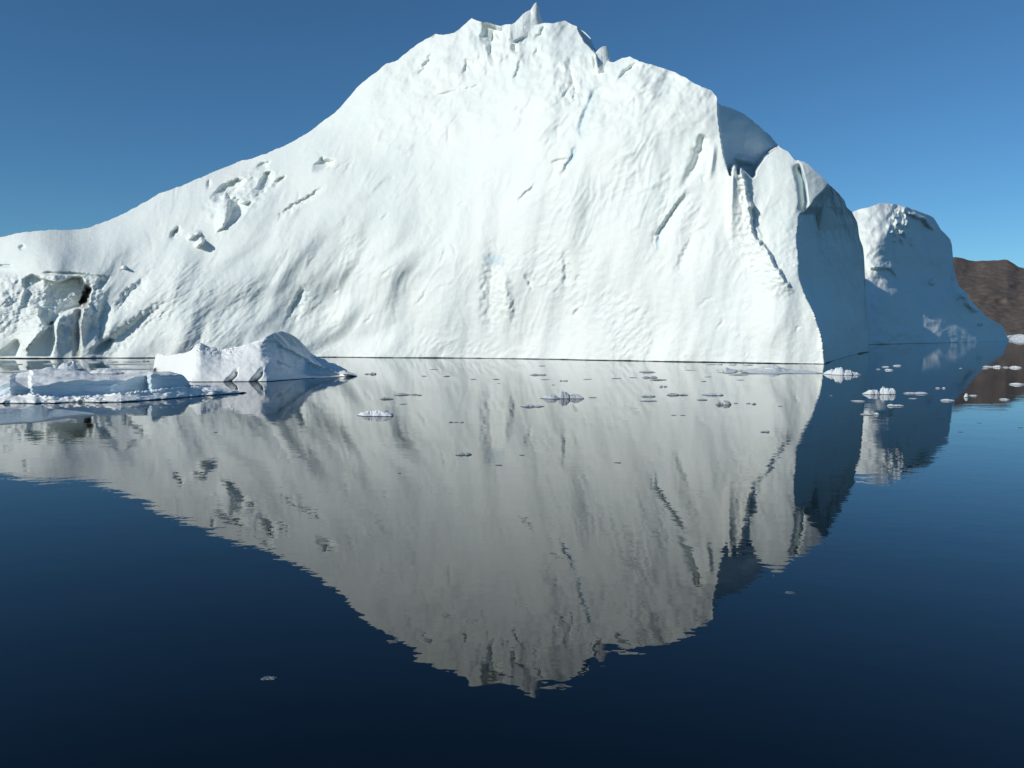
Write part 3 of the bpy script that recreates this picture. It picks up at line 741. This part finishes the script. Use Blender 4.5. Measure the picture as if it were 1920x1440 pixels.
# flat floe under the right foot of the great iceberg
def d_flat(PX, PY, t, D0):
    D = D0 + np.interp(PX, [1318, 1380, 1500, 1545], [6, 9, 6, 1.0]) * t
    H = 0.6 * fbm(PX * 0.06 / 1.6, PY * 0.4, 3, 150)
    ridge(H, PX, PY, [(1454, 684), (1462, 690), (1475, 695), (1500, 697)], 0.9, 4, 6, taper=0.2)
    return D - H * t, None
loft('ice_floe', 'flat white floe lying against the foot of the sunlit tower', 'ice floe',
     [(1318, 696), (1335, 693.5), (1355, 694), (1361, 689), (1372, 692), (1388, 694), (1400, 693), (1420, 690), (1436, 687), (1450, 684.5), (1456, 685), (1466, 690), (1480, 693), (1510, 694), (1530, 697), (1545, 700.2)],
     [(1318, 697), (1350, 700), (1363, 701), (1390, 702.5), (1440, 701.5), (1545, 701.5)], M_WHITE, 28, 1.2, d_flat, 1.5, jit=0.8, seed=51, undercut=0.15, backlean=0.0, zrel=((0.2, 2.5, 4),))

# far ice at the right edge, below the hill
def d_far(PX, PY, t, D0):
    return D0 + 14 * t - 2.5 * fbm(PX / 7, PY / 4, 3, 160), None
loft('ice_floe', 'far white band of ice at the foot of the brown hill, right edge', 'ice floe',
     [(1886, 633), (1889, 629), (1900, 628), (1912, 626.5), (1930, 628.5), (1960, 626), (1990, 628), (2030, 630), (2080, 634)], [(1886, 634), (1895, 635.6), (1930, 636.4), (2000, 637), (2080, 635)],
     M_WHITE, 24, 1.2, d_far, 10.0, jit=0.7, seed=61, backlean=0.0)

# ------------------------------------------------------------------ brash ice, piece by piece
def lump_mesh(lumps, D, seed):
    """lumps: (offset in m, half width, half depth, height) side by side in one floating piece"""
    rnd = np.random.RandomState(seed)
    VV, FF, n0 = [], [], 0
    for (ox, rw, rd, hh) in lumps:
        nt_, nr = 18, 6
        th = np.linspace(0, 2 * math.pi, nt_, endpoint=False)
        out = 1 + 0.42 * np.interp(np.arange(nt_), np.arange(0, nt_ + 1, 2), np.r_[rnd.uniform(-1, 1, nt_ // 2), 0])
        pts = []
        pk = rnd.uniform(-0.35, 0.35, 2)
        for k, f in enumerate((1.0, 1.06, 0.93, 0.72, 0.45, 0.2)):
            zf = (-0.35, 0.12, 0.42, 0.70, 0.88, 0.98)[k]
            q = 1 - f if f < 1 else 0
            x = ox + rw * (out * f * np.cos(th) + pk[0] * q); y = rd * (out * f * np.sin(th) + pk[1] * q)
            zz = hh * (zf * (1 + (0.30 * rnd.uniform(-1, 1, nt_) if 1 < k else 0)))
            pts.append(np.stack([x, y, np.broadcast_to(zz, (nt_,))], -1))
        P = np.concatenate(pts + [np.array([[ox + rw * pk[0], rd * pk[1], hh]])], 0)
        VV.append(P)
        for k in range(nr - 1):
            for i in range(nt_):
                a = k * nt_ + i; b = k * nt_ + (i + 1) % nt_
                FF.append((n0 + a, n0 + b, n0 + b + nt_, n0 + a + nt_))
        c = n0 + nr * nt_
        for i in range(nt_):
            FF.append((n0 + (nr - 1) * nt_ + i, n0 + (nr - 1) * nt_ + (i + 1) % nt_, c, c))
        n0 += len(P)
    me = bpy.data.meshes.new('ice_fragment')
    me.from_pydata(np.concatenate(VV, 0).tolist(), [], [f[:3] if f[2] == f[3] else f for f in FF])
    return me

BRASH = []
def bit(px, py, w, h, mat, label, lumps=None, depth=0.55):
    BRASH.append((px, py, w, h, mat, label, lumps, depth))
W_, C_ = 'w', 'c'
# (position on the water, width, height, white or clear, label, optional split into joined lumps as (offset, width, height) shares)
bit(122, 694, 44, 23, W_, 'smooth white dome of ice behind the long floe, under the melt streak', [(0, 1, 1)], 0.6)
bit(192, 701, 62, 13, W_, 'low white hump behind the long floe, right of the smooth dome', [(-.1, .7, 1), (.25, .6, .6)])
bit(89, 683, 30, 4, W_, 'flat white pan left of the smooth dome')
bit(18, 684, 34, 4, W_, 'flat white pan by the left edge under the cave block')
bit(30, 698, 70, 6, W_, 'broad grey-white pan just behind the long floe, left edge')
bit(168, 680, 26, 4, W_, 'flat white scrap right behind the smooth dome')
bit(206, 679, 20, 5, W_, 'small white knob behind the low hump, by the waterline')
bit(238, 679, 30, 5, W_, 'white scrap midway between smooth dome and wedge floe')
bit(266, 678, 18, 5, W_, 'white scrap just left of the wedge floe tip')
bit(230, 684, 70, 3, C_, 'long thin strip of grey ice between dome and wedge floe')
bit(225, 693, 90, 6, W_, 'wide low pan filling the gap between long floe and wedge floe')
bit(693, 702, 18, 8, C_, 'broken grey fragment just right of the wedge floe tip', [(-.3, .4, .6), (.25, .6, 1)])
bit(812, 693, 20, 2.5, C_, 'thin grey sliver closest to the waterline, left of centre')
bit(795, 705.5, 10, 2.5, C_, 'tiny grey chip under the thin waterline sliver')
bit(836, 706, 14, 4, C_, 'tiny grey chip right of and below the waterline sliver')
bit(888, 711.5, 11, 2.5, C_, 'tiny flat chip, left of a pair below the pale chimney')
bit(930, 711.5, 11, 2.5, C_, 'tiny flat chip, right of a pair below the pale chimney')
bit(935, 719, 7, 1.6, C_, 'speck of ice under the pair below the pale chimney')
bit(1011, 703.5, 26, 6, C_, 'small grey floe above and left of the big lumpy one', [(-.2, .7, 1), (.3, .5, .8)])
bit(1017, 686.5, 11, 2.5, C_, 'tiny chip close under the centre of the waterline')
bit(1023, 712, 17, 2.5, C_, 'thin flat chip directly above the big lumpy floe')
bit(1057, 714.5, 15, 4.5, C_, 'knobbly chip directly above the peak of the big lumpy floe', [(-.35, .35, .9), (0, .3, .7), (.35, .35, 1)])
bit(1102, 711.5, 17, 2.5, C_, 'thin flat chip above and right of the big lumpy floe')
bit(1038, 722, 6, 2, C_, 'speck of ice between the big lumpy floe and chips above it')
bit(1057, 748, 74, 20, 'm', 'big lumpy grey-white floe in the middle of the reflection', [(-.3, .42, .55), (0, .36, 1), (.3, .42, .6), (-.46, .2, .2)], 0.5)
bit(998, 763, 36, 9, 'm', 'flat pale floe below and left of the big lumpy one', [(-.2, .6, 1), (.22, .6, .7)])
bit(1112, 746, 16, 3, C_, 'tiny chip just right of the big lumpy floe')
bit(722, 749, 21, 8, C_, 'small rounded grey floe above the pale flattened one, left of centre')
bit(762, 741, 40, 7, C_, 'long ragged grey floe right of the small rounded one', [(-.2, .7, 1), (.3, .5, .6)])
bit(786, 741.5, 10, 4, C_, 'chip at the right end of the long ragged grey floe')
bit(755, 758, 13, 2.5, C_, 'thin chip under the long ragged grey floe')
bit(703, 781, 62, 15, W_, 'pale flattened floe, largest one left of centre', [(-.25, .5, .8), (.15, .7, 1)], 0.5)
bit(855, 792.5, 28, 4.5, C_, 'dumbbell-shaped grey fragment below the left of centre', [(-.38, .26, 1), (0, .5, .4), (.38, .26, .9)])
bit(868, 853.5, 30, 9, C_, 'dark two-lobed fragment low in the reflection, left of centre', [(-.2, .6, .9), (.3, .42, 1)])
bit(979, 854, 9, 3, C_, 'lone dark speck right of the two-lobed fragment')
bit(935, 873, 13, 3, C_, 'dark speck below and right of the two-lobed fragment')
bit(1160, 868.5, 13, 3, C_, 'lone dark speck low under the blue vein reflection')
bit(749, 888, 7, 2.2, C_, 'faint dark speck lowest of those left of centre')
bit(403, 811, 7, 2, C_, 'lone speck on the reflection below the wedge floe')
bit(1157, 710, 17, 3, C_, 'flat chip left of the cluster under the vertical seam')
bit(1188, 708.5, 13, 2.5, C_, 'thin chip touching the left of the cluster under the seam')
bit(1215, 698.5, 27, 6, C_, 'uppermost piece of the grey cluster right of centre')
bit(1219, 708.5, 27, 8, C_, 'knobbly middle piece of the grey cluster right of centre', [(-.25, .5, .9), (.25, .5, 1)])
bit(1233, 713, 26, 4.5, C_, 'flat lowest piece of the grey cluster right of centre')
bit(1243, 725.5, 14, 7, C_, 'small dark knot below the grey cluster right of centre', [(-.25, .5, 1), (.3, .45, .7)])
bit(1216, 744, 27, 8, 'm', 'pale upper one of two fragments stacked right of the lumpy floe', [(-.25, .5, .9), (.25, .5, 1)])
bit(1218, 752.5, 27, 5, C_, 'dark lower one of two fragments stacked right of the lumpy floe')
bit(1270, 741.5, 38, 8, C_, 'boat-shaped grey floe right of the stacked pair', [(-.15, .7, 1), (.3, .5, .6)])
bit(1264, 779, 11, 2, C_, 'left one of two thin dashes below the boat-shaped floe')
bit(1281, 779, 9, 2, C_, 'right one of two thin dashes below the boat-shaped floe')
bit(1338, 741.5, 36, 9, 'm', 'pale arrow-shaped floe right of the boat-shaped one', [(-.15, .7, .9), (.3, .45, 1)])
bit(1318, 750.5, 17, 5, C_, 'small dark wedge under the pale arrow-shaped floe')
bit(1358, 759, 30, 11, C_, 'dark winged fragment below the arrow-shaped floe', [(-.25, .55, .7), (.2, .55, 1)])
bit(1380, 756.5, 6, 4, C_, 'tiny dark knob beside the dark winged fragment')
bit(1404, 757, 8, 4.5, C_, 'left of two small knobs right of the winged fragment')
bit(1414, 758, 8, 7, C_, 'right of two small knobs right of the winged fragment')
bit(1435, 810.5, 18, 7, C_, 'lone dark two-knobbed fragment low in the bright reflection, right', [(-.2, .6, .8), (.3, .42, 1)])
bit(1320, 715.5, 8, 2.5, C_, 'tiny dark chip left of and below the flat floe')
bit(1390, 713, 13, 2, C_, 'thin chip under the flat floe by the tower')
bit(1329, 707, 12, 2, C_, 'thin chip directly under the left end of the flat floe')
bit(1294, 694.5, 22, 2.2, C_, 'thin streak of ice left of the flat floe')
bit(1463, 762, 8, 2, C_, 'faint speck left of the shadowed water edge')
bit(1388, 703.5, 34, 4.5, C_, 'dark wet slab under the middle of the flat floe')
bit(1332, 683.8, 18, 4, W_, 'first small crumb along the waterline above the flat floe')
bit(1351, 684, 12, 3.5, W_, 'second small crumb along the waterline above the flat floe')
bit(1374, 684.2, 14, 6, W_, 'pointed white crumb along the waterline above the flat floe')
bit(1404, 684.6, 16, 5, W_, 'last small crumb along the waterline above the flat floe')
bit(1565, 702, 24, 13, W_, 'blocky white piece just past the tower foot')
bit(1590, 703.5, 50, 21, W_, 'peaked white piece right of the blocky one past the tower foot', [(-.25, .42, 1), (.08, .6, .6), (.36, .32, .35)])
bit(1648, 692.8, 7, 2.5, W_, 'tiny white speck on dark water right of the peaked piece')
bit(1664, 688.5, 13, 4, W_, 'upper small chip of three on dark water below the second iceberg')
bit(1668, 694.5, 15, 6, W_, 'lower chip of three on dark water below the second iceberg')
bit(1686, 686.5, 14, 5, W_, 'right chip of three on dark water below the second iceberg')
bit(1655, 740, 56, 20, W_, 'two-humped bright white piece, tallest on the dark water', [(-.28, .5, .62), (.15, .34, 1), (.38, .26, .85)])
bit(1722, 739, 48, 7.5, W_, 'long flat white piece right of the two-humped one', [(-.2, .6, .8), (.22, .6, 1)])
bit(1759, 728.5, 8, 4.5, W_, 'left of two tiny white cubes on dark water')
bit(1771, 728.5, 7, 4.5, W_, 'right of two tiny white cubes on dark water')
bit(1611, 753.5, 25, 5, W_, 'small flat white piece below and left of the two-humped one')
bit(1560, 742.5, 7, 2.2, W_, 'tiny white fleck beside the bright reflection edge')
bit(1683, 762, 34, 9, W_, 'stepped white piece below the two-humped one', [(-.3, .4, 1), (.15, .7, .7)])
bit(1635, 778.5, 34, 9, W_, 'lowest white piece on the dark water with a knob at its right', [(-.15, .75, .6), (.36, .28, 1)])
bit(1716, 748.5, 21, 3, W_, 'thin white sliver under the long flat white piece')
bit(1780, 752, 23, 7, W_, 'small white pan where blue water meets the hill reflection')
bit(1813, 745, 9, 10, W_, 'upright little white spike on the hill reflection')
bit(1829, 743, 18, 5, W_, 'small piece beside the upright white spike')
bit(1887, 750, 15, 6, W_, 'small grey-white piece low on the hill reflection')
bit(1855, 688.5, 20, 5, W_, 'leftmost crumb of the row crossing the hill reflection')
bit(1873, 689, 17, 8, W_, 'tallest crumb of the row crossing the hill reflection')
bit(1889, 689.5, 13, 4, W_, 'third crumb of the row crossing the hill reflection')
bit(1908, 690, 18, 8, W_, 'rightmost crumb of the row crossing the hill reflection')
bit(1849, 692, 12, 2.5, W_, 'flat crumb just under the row crossing the hill reflection')
bit(1913, 722, 28, 8, W_, 'white piece at the right edge below the crumb row')
bit(1802, 691, 6, 2, W_, 'speck of ice left of the crumb row')
bit(1838, 793.5, 8, 2, C_, 'lone speck on light blue water near the right edge')
bit(1803, 810.5, 10, 2, C_, 'dark sliver on blue water right of the second reflection')
bit(1915, 802, 8, 3, W_, 'tiny white chip on blue water at the right edge')
bit(1483, 1113, 17, 4, W_, 'lone white chip low on dark water beneath the tower reflection')
bit(501, 1275, 28, 9, 'm', 'lone pale chip lowest of all, on black water at left', [(-.1, .7, .7), (.25, .5, 1)])

mats = {W_: M_WHITE, C_: M_CLEAR, 'm': ice_material('greyish_brash_ice', (0.55, 0.57, 0.60), (0.42, 0.45, 0.48), bump_d=0.04, bump_s=5.0, wet=0.03, rough=0.4)}
for i, (px, py, w, h, mk, label, lumps, dr) in enumerate(BRASH):
    D = float(wdist(px, py)); k = D / FPX
    lumps = lumps or [(0.0, 1.0, 1.0)]
    hw = w * k / 2
    ls = [(ox * w * k, lw * hw, max(0.04, min(lw * hw * dr * 1.4, D * 0.02)), max(0.012, lh * h * k * (0.62 if h > 9 else 0.38))) for ox, lw, lh in lumps]
    me = lump_mesh(ls, D, 500 + i)
    me.materials.append(mats[mk])
    o = bpy.data.objects.new('ice_fragment', me); sc.collection.objects.link(o)
    a, e = ray(px, py)
    rd = max(l[2] for l in ls)
    o.location = (float(a) * D, D + rd * 0.9, 0.0)
    tag(o, label, 'ice fragment', 'pieces of brash ice adrift before the icebergs')
